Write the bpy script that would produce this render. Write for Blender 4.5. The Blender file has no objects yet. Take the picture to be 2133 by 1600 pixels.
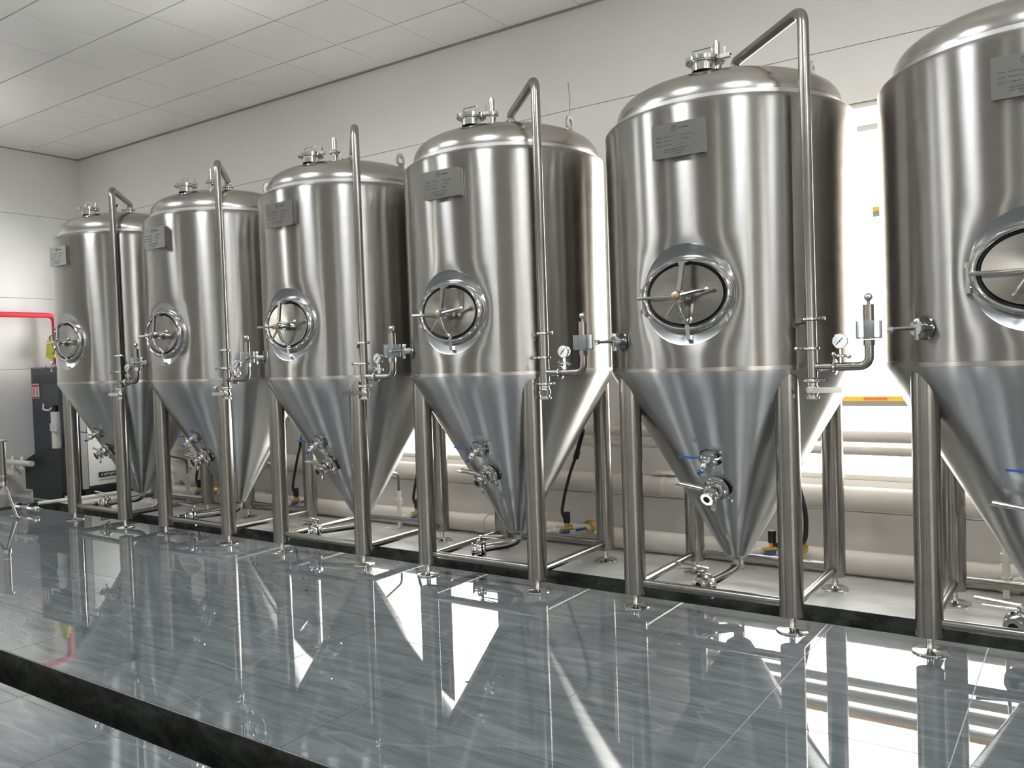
import bpy, bmesh, math, random
from mathutils import Vector, Matrix
random.seed(7)
PI = math.pi
S = bpy.context.scene
COL = S.collection

# ---------------------------------------------------------------- camera
FWD = Vector((-0.56835, 0.82226, -0.02939)); RGT = Vector((0.82272, 0.56748, -0.03317))
FWD.normalize(); RGT = (RGT - RGT.dot(FWD) * FWD).normalized(); UPV = RGT.cross(FWD)
cd = bpy.data.cameras.new('camera'); cam = bpy.data.objects.new('camera', cd); COL.objects.link(cam)
m = Matrix((RGT, UPV, -FWD)).transposed().to_4x4(); m.translation = Vector((0, 0, 1.45))
cam.matrix_world = m
cd.sensor_width = 36.0; cd.lens = 1745.1 / 2133 * 36.0; cd.clip_start = 0.05; cd.clip_end = 200
S.camera = cam

# ---------------------------------------------------------------- daylight and exposure
W = bpy.data.worlds.new('overcast_sky'); S.world = W; W.use_nodes = True
wn = W.node_tree; bg = wn.nodes['Background']
bg.inputs['Color'].default_value = (1.0, 0.955, 0.90, 1)
bg.inputs['Strength'].default_value = 7.0
S.view_settings.view_transform = 'Standard'; S.view_settings.look = 'None'
S.view_settings.exposure = 1.08; S.view_settings.gamma = 1.0; S.view_settings.use_curve_mapping = False

# ---------------------------------------------------------------- helpers
def set_in(n, k, v):
    if k in n.inputs: n.inputs[k].default_value = v
def newmat(name, col=(.5, .5, .5), rough=.5, metal=0.0, spec=None, aniso=None, trans=None, coat=None):
    mt = bpy.data.materials.new(name); mt.use_nodes = True
    b = mt.node_tree.nodes['Principled BSDF']
    set_in(b, 'Base Color', (*col, 1)); set_in(b, 'Roughness', rough); set_in(b, 'Metallic', metal)
    if spec is not None: set_in(b, 'Specular IOR Level', spec)
    if aniso is not None: set_in(b, 'Anisotropic', aniso)
    if trans is not None: set_in(b, 'Transmission Weight', trans)
    if coat is not None: set_in(b, 'Coat Weight', coat); set_in(b, 'Coat Roughness', .05)
    return mt
def nd(mt, t, **kw):
    n = mt.node_tree.nodes.new(t)
    for k, v in kw.items():
        if hasattr(n, k): setattr(n, k, v)
        else: set_in(n, k, v)
    return n
def lk(mt, a, b): mt.node_tree.links.new(a, b)
def coords(mt, scale, loc=(0, 0, 0), kind='Object'):
    t = nd(mt, 'ShaderNodeTexCoord'); mp = nd(mt, 'ShaderNodeMapping')
    mp.inputs['Scale'].default_value = scale; mp.inputs['Location'].default_value = loc
    if kind == 'World': t = nd(mt, 'ShaderNodeNewGeometry'); kind = 'Position'
    lk(mt, t.outputs[kind], mp.inputs['Vector']); return mp.outputs['Vector']
def noise(mt, vec, scale=5, detail=4, rough=.5, dist=0):
    n = nd(mt, 'ShaderNodeTexNoise'); n.inputs['Scale'].default_value = scale
    n.inputs['Detail'].default_value = detail; n.inputs['Roughness'].default_value = rough
    n.inputs['Distortion'].default_value = dist; lk(mt, vec, n.inputs['Vector']); return n.outputs['Fac']
def ramp(mt, fac, stops):
    r = nd(mt, 'ShaderNodeValToRGB'); e = r.color_ramp.elements
    while len(e) > 2: e.remove(e[-1])
    for i, (p, c) in enumerate(stops):
        if i >= 2: e.new(p)
        e[i].position = p; e[i].color = (*c, 1) if len(c) == 3 else c
    lk(mt, fac, r.inputs['Fac']); return r.outputs['Color']
def bump(mt, fac, strength, dist=.01, prev=None):
    b = nd(mt, 'ShaderNodeBump'); b.inputs['Strength'].default_value = strength; b.inputs['Distance'].default_value = dist
    lk(mt, fac, b.inputs['Height'])
    if prev is not None: lk(mt, prev, b.inputs['Normal'])
    return b.outputs['Normal']
def bsdf(mt): return mt.node_tree.nodes['Principled BSDF']

# brushed stainless: grinding lines run round the tank, the sheet is slightly wavy
def steel(name, col=(.60, .585, .56), rough=.2, aniso=.75, wave=.10, tangent=True, cloud=.03, rot=0.25, brush=.02):
    mt = newmat(name, col, rough, 1.0, aniso=aniso); b = bsdf(mt)
    if tangent:
        tg = nd(mt, 'ShaderNodeTangent'); tg.direction_type = 'RADIAL'; tg.axis = 'Z'
        lk(mt, tg.outputs['Tangent'], b.inputs['Tangent']); set_in(b, 'Anisotropic Rotation', rot)
    v = coords(mt, (1, 1, .35))
    nrm = bump(mt, noise(mt, v, 3.2, 1), wave, .02) if wave else None
    v2 = coords(mt, (2, 2, 160)); n2 = noise(mt, v2, 3, 3, .7)
    if brush: nrm = bump(mt, n2, brush, .001, nrm)
    if nrm is not None: lk(mt, nrm, b.inputs['Normal'])
    v3 = coords(mt, (1.2, 1.2, 9)); n3 = noise(mt, v3, 2.2, 5, .6)
    c = ramp(mt, n3, [(.3, tuple(x * (1 - cloud) for x in col)), (.7, tuple(min(1, x * (1 + cloud)) for x in col))])
    lk(mt, c, b.inputs['Base Color'])
    mr = nd(mt, 'ShaderNodeMapRange'); mr.inputs['To Min'].default_value = rough * .85; mr.inputs['To Max'].default_value = rough * 1.2
    lk(mt, n3, mr.inputs['Value']); lk(mt, mr.outputs['Result'], b.inputs['Roughness'])
    return mt
M = {}
M['steel'] = steel('brushed_stainless_steel', (.41, .392, .37), .30, 1.0, .035, brush=0)
M['dome'] = steel('satin_stainless_steel', (.50, .475, .445), .23, 0, .04, brush=0)
M['cone'] = steel('brushed_cone_steel', (.56, .56, .555), .33, 1.0, .03, brush=0, cloud=.02)
M['tube'] = steel('polished_steel_tube', (.34, .322, .30), .24, 0, 0, tangent=False, brush=0)
M['lid'] = steel('satin_lid_steel', (.36, .345, .325), .19, 0, .15, tangent=False, brush=0, cloud=.12)
M['weld'] = newmat('weld_band_steel', (.62, .61, .60), .38, 1.0)
M['port'] = newmat('polished_port_steel_dark_reflection', (.22, .23, .23), .14, 1.0)  # base colour darkened to stand in for the drain and legs mirrored in the collars
M['bright'] = newmat('polished_fitting_steel', (.70, .69, .67), .12, 1.0)
M['recess'] = newmat('recess_steel', (.50, .51, .52), .24, 1.0)
M['gasket'] = newmat('black_rubber', (.012, .012, .013), .6)
M['black'] = newmat('black_plastic', (.012, .013, .016), .45)
M['blue'] = newmat('blue_vinyl_grip', (.02, .11, .42), .4)
M['brass'] = newmat('brass', (.72, .48, .16), .28, 1.0)
M['bronze'] = newmat('bronze_nut', (.55, .42, .30), .35, 1.0)
M['pvc'] = newmat('white_plastic_pipe', (.78, .76, .70), .35)
M['insul'] = newmat('cream_pipe_wrap', (.70, .67, .62), .38)
M['dial'] = newmat('gauge_dial', (.62, .66, .68), .25, .0, coat=1.0)
M['ink'] = newmat('engraved_ink', (.045, .045, .045), .5)
M['plate'] = newmat('name_plate_steel', (.50, .495, .48), .16, 1.0)
M['yellow'] = newmat('yellow_plastic', (.62, .66, .03), .45)
M['red'] = newmat('red_paint', (.62, .03, .07), .35)
M['tape_yellow'] = newmat('yellow_film', (.85, .55, .05), .5)
M['tape_red'] = newmat('orange_print', (.80, .22, .05), .5)
M['frame'] = newmat('white_window_frame', (.75, .73, .68), .35)
M['dark_frame'] = newmat('dark_window_rubber', (.05, .05, .05), .5)
M['cabinet'] = newmat('dark_green_cabinet_paint', (.018, .030, .035), .35)
M['panel_white'] = newmat('light_grey_cabinet_paint', (.62, .64, .62), .35)
M['trim'] = newmat('grey_trim', (.30, .29, .28), .5)
M['sticker'] = newmat('pale_label_paper', (.60, .64, .68), .6)
M['acrylic'] = newmat('frosted_plastic_cup', (.80, .84, .86), .12, 0.0, trans=.85)

# thin window glass: clear, with a faint reflection
g = bpy.data.materials.new('window_glass'); g.use_nodes = True; nt = g.node_tree; nt.nodes.clear()
o = nt.nodes.new('ShaderNodeOutputMaterial'); mx = nt.nodes.new('ShaderNodeMixShader'); tr = nt.nodes.new('ShaderNodeBsdfTransparent')
gl = nt.nodes.new('ShaderNodeBsdfGlossy'); gl.inputs['Roughness'].default_value = .02
fr = nt.nodes.new('ShaderNodeFresnel'); fr.inputs['IOR'].default_value = 1.35
tr.inputs['Color'].default_value = (.97, .98, .98, 1)
nt.links.new(fr.outputs[0], mx.inputs[0]); nt.links.new(tr.outputs[0], mx.inputs[1]); nt.links.new(gl.outputs[0], mx.inputs[2]); nt.links.new(mx.outputs[0], o.inputs[0])
M['glass'] = g

def wall_mat(name, col, rough, dirt=.04):
    mt = newmat(name, col, rough); v = coords(mt, (1, 1, 1), kind='Object'); n = noise(mt, v, .9, 5, .6)
    c = ramp(mt, n, [(.3, tuple(x * (1 - dirt) for x in col)), (.7, tuple(x * (1 + dirt) for x in col))])
    lk(mt, c, bsdf(mt).inputs['Base Color']); return mt
M['wall'] = wall_mat('off_white_wall_panel', (.82, .80, .775), .42)
M['wall_gloss'] = wall_mat('glossy_white_wall_panel', (.82, .83, .82), .10)
set_in(bsdf(M['wall_gloss']), 'IOR', 1.95)
M['ceiling'] = wall_mat('white_ceiling_tile', (.88, .885, .87), .36, .02)
M['seam'] = newmat('dark_panel_joint', (.20, .19, .18), .8)

# polished grey marble-look tile
t = newmat('polished_grey_tile', (.2, .23, .24), .018); M['tile'] = t
v = coords(t, (.9, 7.0, 1), kind='World'); n1 = noise(t, v, 2.4, 10, .68, .35)
base = ramp(t, n1, [(.28, (.105, .120, .126)), (.72, (.215, .232, .239))])
n2 = noise(t, coords(t, (1.3, 9, 1), (3, 1, 0), 'World'), 3.0, 8, .7, 1.0)
v2 = ramp(t, n2, [(.47, (0, 0, 0)), (.60, (1, 1, 1))])
nv = noise(t, coords(t, (.45, 1.5, 1), (7, 2, 0), 'World'), 1.0, 3, .5, 1.2)
vein = ramp(t, nv, [(.485, (0, 0, 0)), (.5, (1, 1, 1)), (.515, (0, 0, 0))])
mixa = nd(t, 'ShaderNodeMixRGB', blend_type='MULTIPLY'); mixa.inputs['Fac'].default_value = .15
lk(t, base, mixa.inputs['Color1']); lk(t, v2, mixa.inputs['Color2'])
mixb = nd(t, 'ShaderNodeMixRGB'); sc = nd(t, 'ShaderNodeMath', operation='MULTIPLY'); sc.inputs[1].default_value = .35
lk(t, vein, sc.inputs[0]); lk(t, sc.outputs[0], mixb.inputs['Fac']); lk(t, mixa.outputs[0], mixb.inputs['Color1']); mixb.inputs['Color2'].default_value = (.30, .31, .31, 1)
lk(t, mixb.outputs[0], bsdf(t).inputs['Base Color'])
set_in(bsdf(t), 'IOR', 1.85)
lk(t, bump(t, noise(t, coords(t, (1, 1, 1), kind='World'), 1.6, 2), .016, .02), bsdf(t).inputs['Normal'])
# bare concrete strip behind the drain
t = newmat('smooth_concrete', (.4, .4, .38), .22); M['concrete'] = t
n1 = noise(t, coords(t, (.8, 2.2, 1)), 2.0, 8, .65, .4)
lk(t, ramp(t, n1, [(.3, (.47, .475, .47)), (.7, (.68, .685, .675))]), bsdf(t).inputs['Base Color'])
rr = nd(t, 'ShaderNodeMapRange'); rr.inputs['To Min'].default_value = .12; rr.inputs['To Max'].default_value = .36
lk(t, n1, rr.inputs['Value']); lk(t, rr.outputs['Result'], bsdf(t).inputs['Roughness'])
# wet dirty drain
t = newmat('stained_drain_concrete', (.03, .03, .028), .7); M['drain'] = t
n1 = noise(t, coords(t, (1.4, 2, 3)), 4.0, 9, .7, .5)
lk(t, ramp(t, n1, [(.38, (.012, .013, .012)), (.75, (.11, .12, .105))]), bsdf(t).inputs['Base Color'])
lk(t, bump(t, n1, .5, .01), bsdf(t).inputs['Normal'])
M['grout'] = newmat('grey_grout', (.48, .50, .50), .5)

class MB:
    def __init__(s): s.v = []; s.f = []
    def add(s, vs, fs):
        k = len(s.v); s.v += [tuple(x) for x in vs]; s.f += [tuple(i + k for i in f) for f in fs]; return s
    def box(s, a, b, rot=None, about=None):
        x0, y0, z0 = a; x1, y1, z1 = b
        vs = [Vector(p) for p in ((x0, y0, z0), (x1, y0, z0), (x1, y1, z0), (x0, y1, z0), (x0, y0, z1), (x1, y0, z1), (x1, y1, z1), (x0, y1, z1))]
        if rot is not None:
            c = Vector(about) if about else (Vector(a) + Vector(b)) / 2
            vs = [rot @ (p - c) + c for p in vs]
        return s.add(vs, [(0, 3, 2, 1), (4, 5, 6, 7), (0, 1, 5, 4), (1, 2, 6, 5), (2, 3, 7, 6), (3, 0, 4, 7)])
    def loft(s, rings, closed=True, cap=True):
        n = len(rings[0]); vs = [p for r in rings for p in r]; fs = []
        for i in range(len(rings) - 1):
            for j in range(n if closed else n - 1):
                a = i * n + j; b = i * n + (j + 1) % n
                fs.append((a, b, b + n, a + n))
        if cap:
            fs.append(tuple(reversed(range(n)))); k = (len(rings) - 1) * n; fs.append(tuple(range(k, k + n)))
        return s.add(vs, fs)
    def lathe(s, prof, n=32, c=(0, 0, 0), axis=(0, 0, 1), cap=True):
        ax = Vector(axis).normalized(); q = Vector((0, 0, 1)).rotation_difference(ax); c = Vector(c)
        rings = [[c + q @ Vector((r * math.cos(2 * PI * j / n), r * math.sin(2 * PI * j / n), z)) for j in range(n)] for r, z in prof]
        return s.loft(rings, cap=cap)
    def cyl(s, a, b, r, n=16, r2=None):
        a = Vector(a); b = Vector(b); L = (b - a).length
        return s.lathe([(r, 0), (r if r2 is None else r2, L)], n, a, b - a)
    def tube(s, pts, r, n=12, fillet=0, seg=5, cap=True):
        P = [Vector(p) for p in pts]
        if fillet:
            Q = [P[0]]
            for i in range(1, len(P) - 1):
                u = (P[i - 1] - P[i]); w = (P[i + 1] - P[i]); d = min(fillet, u.length * .45, w.length * .45)
                A = P[i] + u.normalized() * d; B = P[i] + w.normalized() * d
                for k in range(seg + 1):
                    t = k / seg; Q.append(A * (1 - t) ** 2 + P[i] * 2 * t * (1 - t) + B * t * t)
            Q.append(P[-1]); P = Q
        d0 = (P[1] - P[0]).normalized(); up = Vector((0, 0, 1)) if abs(d0.z) < .9 else Vector((1, 0, 0))
        x = d0.cross(up).normalized(); rings = []
        for i, p in enumerate(P):
            d = ((P[min(i + 1, len(P) - 1)] - P[max(i - 1, 0)])).normalized()
            x = (x - x.dot(d) * d).normalized(); y = d.cross(x)
            k = 1.0
            if 0 < i < len(P) - 1:
                c = (P[i] - P[i - 1]).normalized().dot(d); k = 1.0
            rings.append([p + x * r * k * math.cos(2 * PI * j / n) + y * r * k * math.sin(2 * PI * j / n) for j in range(n)])
        return s.loft(rings, cap=cap)
    def sphere(s, c, r, n=14, sc=(1, 1, 1)):
        m = n // 2
        c = Vector(c); rings = [[c + Vector((sc[0] * r * math.sin(PI * i / m) * math.cos(2 * PI * j / n), sc[1] * r * math.sin(PI * i / m) * math.sin(2 * PI * j / n), -sc[2] * r * math.cos(PI * i / m))) for j in range(n)] for i in range(1, m)]
        k = len(s.v); s.loft(rings, cap=False); top = len(s.v)
        s.v += [tuple(c - Vector((0, 0, sc[2] * r))), tuple(c + Vector((0, 0, sc[2] * r)))]
        for j in range(n):
            s.f.append((k + (j + 1) % n, k + j, top)); q = k + (m - 2) * n
            s.f.append((q + j, q + (j + 1) % n, top + 1))
        return s
    def prism(s, poly, y0, y1, plane='xz'):
        n = len(poly)
        if plane == 'xz': vs = [(a, y0, b) for a, b in poly] + [(a, y1, b) for a, b in poly]
        elif plane == 'yz': vs = [(y0, a, b) for a, b in poly] + [(y1, a, b) for a, b in poly]
        else: vs = [(a, b, y0) for a, b in poly] + [(a, b, y1) for a, b in poly]
        fs = [tuple(range(n)), tuple(reversed(range(n, 2 * n)))] + [(i, i + n, (i + 1) % n + n, (i + 1) % n) for i in range(n)]
        return s.add(vs, fs)
    def mesh(s, name, mat, smooth=True, angle=35, fixn=True):
        me = bpy.data.meshes.new(name); me.from_pydata(s.v, [], s.f); me.update()
        if fixn:
            bm = bmesh.new(); bm.from_mesh(me); bmesh.ops.recalc_face_normals(bm, faces=bm.faces); bm.to_mesh(me); bm.free()
        me.materials.append(mat)
        if smooth:
            me.polygons.foreach_set('use_smooth', [True] * len(me.polygons)); me.set_sharp_from_angle(angle=math.radians(angle))
        me.update(); return me
CACHE = {}
def part(name, key, fn, mat, parent=None, loc=(0, 0, 0), rz=0, **kw):
    k = (key, mat)
    if k not in CACHE or key is None:
        mb = MB(); fn(mb); CACHE[k] = mb.mesh(name, M[mat], **kw)
    o = bpy.data.objects.new(name, CACHE[k]); COL.objects.link(o)
    o.parent = parent; o.location = loc; o.rotation_euler = (0, 0, rz); return o
def solo(name, fn, mat, parent=None, loc=(0, 0, 0), **kw):
    mb = MB(); fn(mb); o = bpy.data.objects.new(name, mb.mesh(name, M[mat], **kw)); COL.objects.link(o)
    o.parent = parent; o.location = loc; return o
def tag(o, label=None, cat=None, group=None, kind=None):
    if label: o['label'] = label
    if cat: o['category'] = cat
    if group: o['group'] = group
    if kind: o['kind'] = kind
    return o
def empty(name, loc=(0, 0, 0), rz=0):
    o = bpy.data.objects.new(name, None); COL.objects.link(o); o.location = loc; o.rotation_euler = (0, 0, rz)
    o.empty_display_size = .1; return o

# ---------------------------------------------------------------- the room
XL, XR, YF, YB, ZC = -11.0, 8.2, -6.6, 5.99, 4.275
TX = [-7.868, -6.332, -4.788, -3.289, -1.727, -0.194]; TY = 4.771

# floor: concrete blocks around the open drains
D1 = (4.53, 4.825); D2 = (1.83, 2.06); DX = (-9.93, -9.70); XE = 8.2; ZD = -.30
def floor_fn(b):
    T = -.006
    b.box((XL, D1[1], ZD - .1), (XE, YB, 0.0))                       # strip along the back wall
    b.box((XL, YF, ZD - .1), (DX[0], D1[1], T)); b.box((DX[1], D2[1], ZD - .1), (XE, D1[0], T))
    b.box((DX[0], YF, ZD - .1), (XE, D2[0], T))
    b.box((DX[0], D2[0], ZD - .1), (XE, D1[1], ZD))
fl = solo('floor', floor_fn, 'concrete', smooth=False); tag(fl, kind='structure')
def drain_fn(b):
    e = .004
    b.box((DX[0], D1[1] - e, ZD), (XE, D1[1], -.001)); b.box((DX[1], D1[0], ZD), (XE, D1[0] + e, -.004))
    b.box((DX[0], D2[0], ZD), (XE, D2[0] + e, -.004)); b.box((DX[1], D2[1] - e, ZD), (XE, D2[1], -.004))
    b.box((DX[0], D2[0], ZD), (DX[0] + e, D1[1], -.004)); b.box((DX[1] - e, D2[1], ZD), (DX[1], D1[0], -.004))
    b.box((DX[0], D2[0], ZD), (XE, D1[1], ZD + e))
solo('drain_channel', drain_fn, 'drain', fl, smooth=False)
solo('grout_bed', lambda b: (b.box((XL, YF, -.0059), (DX[0], D1[1], -.0028)), b.box((DX[1], D2[1], -.0059), (XE, D1[0], -.0028)), b.box((DX[0], YF, -.0059), (XE, D2[0], -.0028))), 'grout', fl, smooth=False)
P_ = .715; X0 = -1.13 + .715 * 13
def tile(x0, x1, y0, y1):
    gp = .0022
    if x1 - x0 < .008 or y1 - y0 < .008: return
    key = ('tile', round(x1 - x0, 3), round(y1 - y0, 3))
    def f(b):
        w = (x1 - x0) / 2 - gp; h = (y1 - y0) / 2 - gp
        b.box((-w, -h, -.0058), (w, h, 0))
    o = part('floor_tile', key, f, 'tile', fl, ((x0 + x1) / 2, (y0 + y1) / 2, 0), smooth=False)
def tiles(xa, xb, ya, yb, y_anchor):
    k = math.floor((xa - X0) / P_)
    while X0 + k * P_ < xb:
        j = math.floor((ya - y_anchor) / P_)
        while y_anchor + j * P_ < yb:
            tile(max(xa, X0 + k * P_), min(xb, X0 + (k + 1) * P_), max(ya, y_anchor + j * P_), min(yb, y_anchor + (j + 1) * P_)); j += 1
        k += 1
tiles(DX[1], 1.8, D2[1], D1[0], 3.93)
tiles(-6.5, .3, -.3, D2[0], 3.93 - .715 * 3)
tiles(XL, DX[0], 2.0, D1[1], 3.93)
# the rest of the tiled floor, out of the picture
def rest(b):
    k = -14
    for xa, xb, ya, yb in ((1.8, XE, D2[1], D1[0]), (.3, XE, YF, D2[0]), (DX[0], -6.5, YF, D2[0]), (-6.5, .3, YF, -.3), (XL, DX[0], YF, 2.0)):
        x = X0 + math.floor((xa - X0) / P_) * P_
        while x < xb:
            y = 3.93 + math.floor((ya - 3.93) / P_) * P_
            while y < yb:
                a0, a1, c0, c1 = max(x, xa), min(x + P_, xb), max(y, ya), min(y + P_, yb)
                if a1 - a0 > .05 and c1 - c0 > .05: b.box((a0 + .002, c0 + .002, -.0058), (a1 - .002, c1 - .002, 0))
                y += P_
            x += P_
tag(solo('tiled_floor_remainder', rest, 'tile', fl, smooth=False), kind='stuff')

# walls: backing with openings, panels, windows
NWIN = [0]
def make_wall(name, axis, pos, out, u0, u1, openings, rows, mats, panel_cuts):
    """axis 'y' = wall in the xz plane at y=pos, out = sign of the outside direction."""
    def B(b, ua, ub, za, zb, d0, d1):
        lo, hi = sorted((pos + out * d0, pos + out * d1))
        if axis == 'y': b.box((ua, lo, za), (ub, hi, zb))
        else: b.box((lo, ua, za), (hi, ub, zb))
    def cells(za, zb, ua, ub):
        segs = [(ua, ub)]
        for (a, c, s, t) in openings:
            if s < zb - 1e-4 and t > za + 1e-4:
                ns = []
                for p, q in segs:
                    if c <= p or a >= q: ns.append((p, q)); continue
                    if a > p: ns.append((p, a))
                    if c < q: ns.append((c, q))
                segs = ns
        return segs
    zs = sorted(set([0, ZC + .1] + [z for o_ in openings for z in o_[2:4]]))
    def backing(b):
        for za, zb in zip(zs, zs[1:]):
            for p, q in cells(za, zb, u0, u1): B(b, p, q, za, zb, .012, .16)
    w = solo(name, backing, 'seam', smooth=False); tag(w, kind='structure')
    for i, (za, zb) in enumerate(zip(rows, rows[1:])):
        cz = sorted(set([za, zb] + [z for o_ in openings for z in o_[2:4] if za < z < zb]))
        for ca, cb in zip(cz, cz[1:]):
            for p, q in cells(ca, cb, u0, u1):
                cuts = [p] + [c for c in panel_cuts if p + .05 < c < q - .05] + [q]
                for a, c in zip(cuts, cuts[1:]):
                    e0 = .0035 if a in panel_cuts else 0; e1 = .0035 if c in panel_cuts else 0
                    f0 = .0025 if ca in rows and ca > 0 else 0; f1 = .0025 if cb in rows and cb < rows[-1] else 0
                    solo('wall_panel', lambda b: B(b, a + e0, c - e1, ca + f0, cb - f1, 0, .0125), mats[i], w, smooth=False)
    for (a, c, s, t) in openings:
        NWIN[0] += 1
        def fr_(b, fw=.035):
            B(b, a, a + fw, s, t, .03, .11); B(b, c - fw, c, s, t, .03, .11)
            B(b, a, c, s, s + fw, .03, .11); B(b, a, c, t - fw, t, .03, .11)
        f = solo('window_%d' % NWIN[0], fr_, 'frame', smooth=False); tag(f, kind='structure')
        def tb(b):
            B(b, a + .03, c - .03, t - .19, t - .15, .035, .105)
        solo('transom_bar', tb, 'frame', f, smooth=False)
        solo('pane', lambda b: B(b, a + .02, c - .02, s + .02, t - .17, .068, .074), 'glass', f, smooth=False)
        solo('pane', lambda b: B(b, a + .02, c - .02, t - .17, t - .02, .068, .074), 'glass', f, smooth=False)
        ld = bpy.data.lights.new('daylight_portal', 'AREA'); ld.shape = 'RECTANGLE'; ld.size = (c - a); ld.size_y = (t - s)
        ld.cycles.is_portal = True
        lo = bpy.data.objects.new('daylight_portal', ld); COL.objects.link(lo)
        ctr = Vector(((a + c) / 2, pos + out * .17, (s + t) / 2)) if axis == 'y' else Vector((pos + out * .17, (a + c) / 2, (s + t) / 2))
        lo.location = ctr; d = Vector((0, -out, 0)) if axis == 'y' else Vector((-out, 0, 0))
        lo.rotation_euler = d.to_track_quat('-Z', 'Z').to_euler()
        if NWIN[0] in WBARS: WBARS[NWIN[0]](f, B)
    return w
def bars_right(f, B):
    # protective-film tape, yellow with orange print, on two window rails
    for (ua, ub, z, hh) in ((-1.19, -.02, 2.375, .03), (-2.33, -.02, 1.105, .032)):
        solo('window_rail', lambda b: B(b, ua, ub, z - hh - .022, z + hh * .4, .045, .09), 'trim', f, smooth=False)
        solo('film_strip', lambda b: B(b, ua + .002, ub - .002, z - hh * .55, z + hh * .45, .040, .0455), 'tape_yellow', f, smooth=False)
        solo('film_print', lambda b: [B(b, u, u + .15, z - hh * .4, z + hh * .25, .0385, .0402) for u in [ua + .1 + .32 * k for k in range(int((ub - ua - .2) / .32))]], 'tape_red', f, smooth=False)
WBARS = {1: bars_right}
OPB = [(-2.37, .02, .55, 3.09), (-6.05, -4.20, .55, 3.09), (-10.6, -8.92, .55, 3.09), (2.2, 4.6, .55, 3.09)]
make_wall('wall_back', 'y', YB, 1, XL, XR, OPB, [0, .335, 3.47, ZC + .1], ['wall', 'wall', 'wall'], [])
OPL = [(-2.6, -1.9, .9, 3.1)]
make_wall('wall_left', 'x', XL, -1, YF, YB, OPL, [0, 1.53, 2.42, 3.47, ZC + .1], ['wall', 'wall_gloss', 'wall_gloss', 'wall'], [])
OPF = [(-9.2, -8.9, .9, 3.2), (-3.65, -3.35, .9, 3.2), (.75, 1.05, .9, 3.2), (6.6, 7.6, .9, 3.2)]
make_wall('wall_front', 'y', YF, -1, XL, XR, OPF, [0, 3.47, ZC + .1], ['wall', 'wall'], [-5, 2])
OPR = [(-4.2, -3.2, .9, 3.2)]
make_wall('wall_right', 'x', XR, 1, YF, YB, OPR, [0, 3.47, ZC + .1], ['wall', 'wall'], [2.0])

# ceiling lamps over the working area, flush panels (behind the camera's field of view)
M['lamp'] = newmat('lit_lamp_diffuser', (.9, .9, .9), .5); b_ = bsdf(M['lamp']); set_in(b_, 'Emission Color', (.90, .955, 1.0, 1)); set_in(b_, 'Emission Strength', 25.0)
for lx in (-7.85, -5.25, -2.65, -.05, 2.55):
    L_ = solo('ceiling_lamp', lambda b: b.box((-.33, -.33, -.02), (.33, .33, 0)), 'frame', None, (lx, 1.95, ZC - .001), smooth=False); tag(L_, 'square flush ceiling lamp over the open floor', 'lamp', 'ceiling lamps')
    solo('diffuser', lambda b: b.box((-.30, -.30, -.023), (.30, .30, -.0201)), 'lamp', L_, smooth=False)

# suspended ceiling of square tiles
ce = solo('ceiling', lambda b: b.box((XL - .16, YF - .16, ZC + .02), (XR + .16, YB + .16, ZC + .12)), 'trim', smooth=False); tag(ce, kind='structure')
CX, CY = .699, .68
def ceil_rest(b):
    pass
k0 = int((XL + 6.14) / CX) - 1
def cbox(b, x0, x1, y0, y1, cx=0, cy=0): b.box((x0 + .003 - cx, y0 + .006 - cy, 0), (x1 - .003 - cx, y1 - .006 - cy, .014))
big = MB(); cnt = 0
for i in range(-8, 22):
    for j in range(-16, 4):
        xa = max(XL + .01, -6.14 + i * CX); xb = min(XR - .01, -6.14 + (i + 1) * CX)
        ya = max(YF + .01, 3.97 + j * CY); yb = min(YB - .01, 3.97 + (j + 1) * CY)
        if xb - xa < .05 or yb - ya < .05: continue
        if xa < -1.2 and ya > .8:
            key = ('ctile', round(xb - xa, 3), round(yb - ya, 3))
            cx, cy = (xa + xb) / 2, (ya + yb) / 2
            o_ = part('ceiling_tile', key, lambda b: cbox(b, xa, xb, ya, yb, cx, cy), 'ceiling', ce, (cx, cy, ZC), smooth=False)
            o_.rotation_euler = (random.uniform(-.0035, .0035), random.uniform(-.003, .003), 0); cnt += 1
        else: big.box((xa + .003, ya + .006, ZC), (xb - .003, yb - .006, ZC + .014))
oo = bpy.data.objects.new('ceiling_tile_field', big.mesh('ceiling_tile_field', M['ceiling'], smooth=False)); COL.objects.link(oo); oo.parent = ce; tag(oo, kind='stuff')
tag(solo('trim_1', lambda b: (b.box((XL, YB - .025, ZC - .012), (XR, YB, ZC + .012)),), 'trim', smooth=False), kind='structure')
tag(solo('trim_2', lambda b: (b.box((XL, YF, ZC - .010), (XL + .02, YB - .026, ZC + .012)),), 'trim', smooth=False), kind='structure')

# ---------------------------------------------------------------- pipes along the back wall
def hpipe(z, r, y, x0, x1, label, mat='insul', joints=()):
    o_ = solo('wall_pipe', lambda b: b.cyl((x0, y, z), (x1, y, z), r, 24), mat); tag(o_, label, 'pipe', 'pipes along the back wall')
    for jx in joints: solo('pipe_coupling', lambda b: b.cyl((jx - .05, y, z), (jx + .05, y, z), r + .008, 24), mat, o_)
    return o_
hpipe(.868, .040, 5.80, -3.55, XR - .05, 'cream insulated pipe crossing the tall right-hand window, upper of the close pair', joints=(-3.2,))
hpipe(.775, .030, 5.80, -3.55, XR - .05, 'thinner cream pipe crossing the right-hand window, lower of the close pair', joints=(-3.2,))
hpipe(.448, .078, 5.86, -8.25, XR - .05, 'thick cream insulated pipe running just below the window sills', joints=(-6.9, -3.0, 1.0))
hpipe(.078, .078, 5.60, -8.6, XR - .05, 'thick cream insulated pipe lying on the floor along the back wall', joints=(-7.1, -4.2, -.4))
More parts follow.
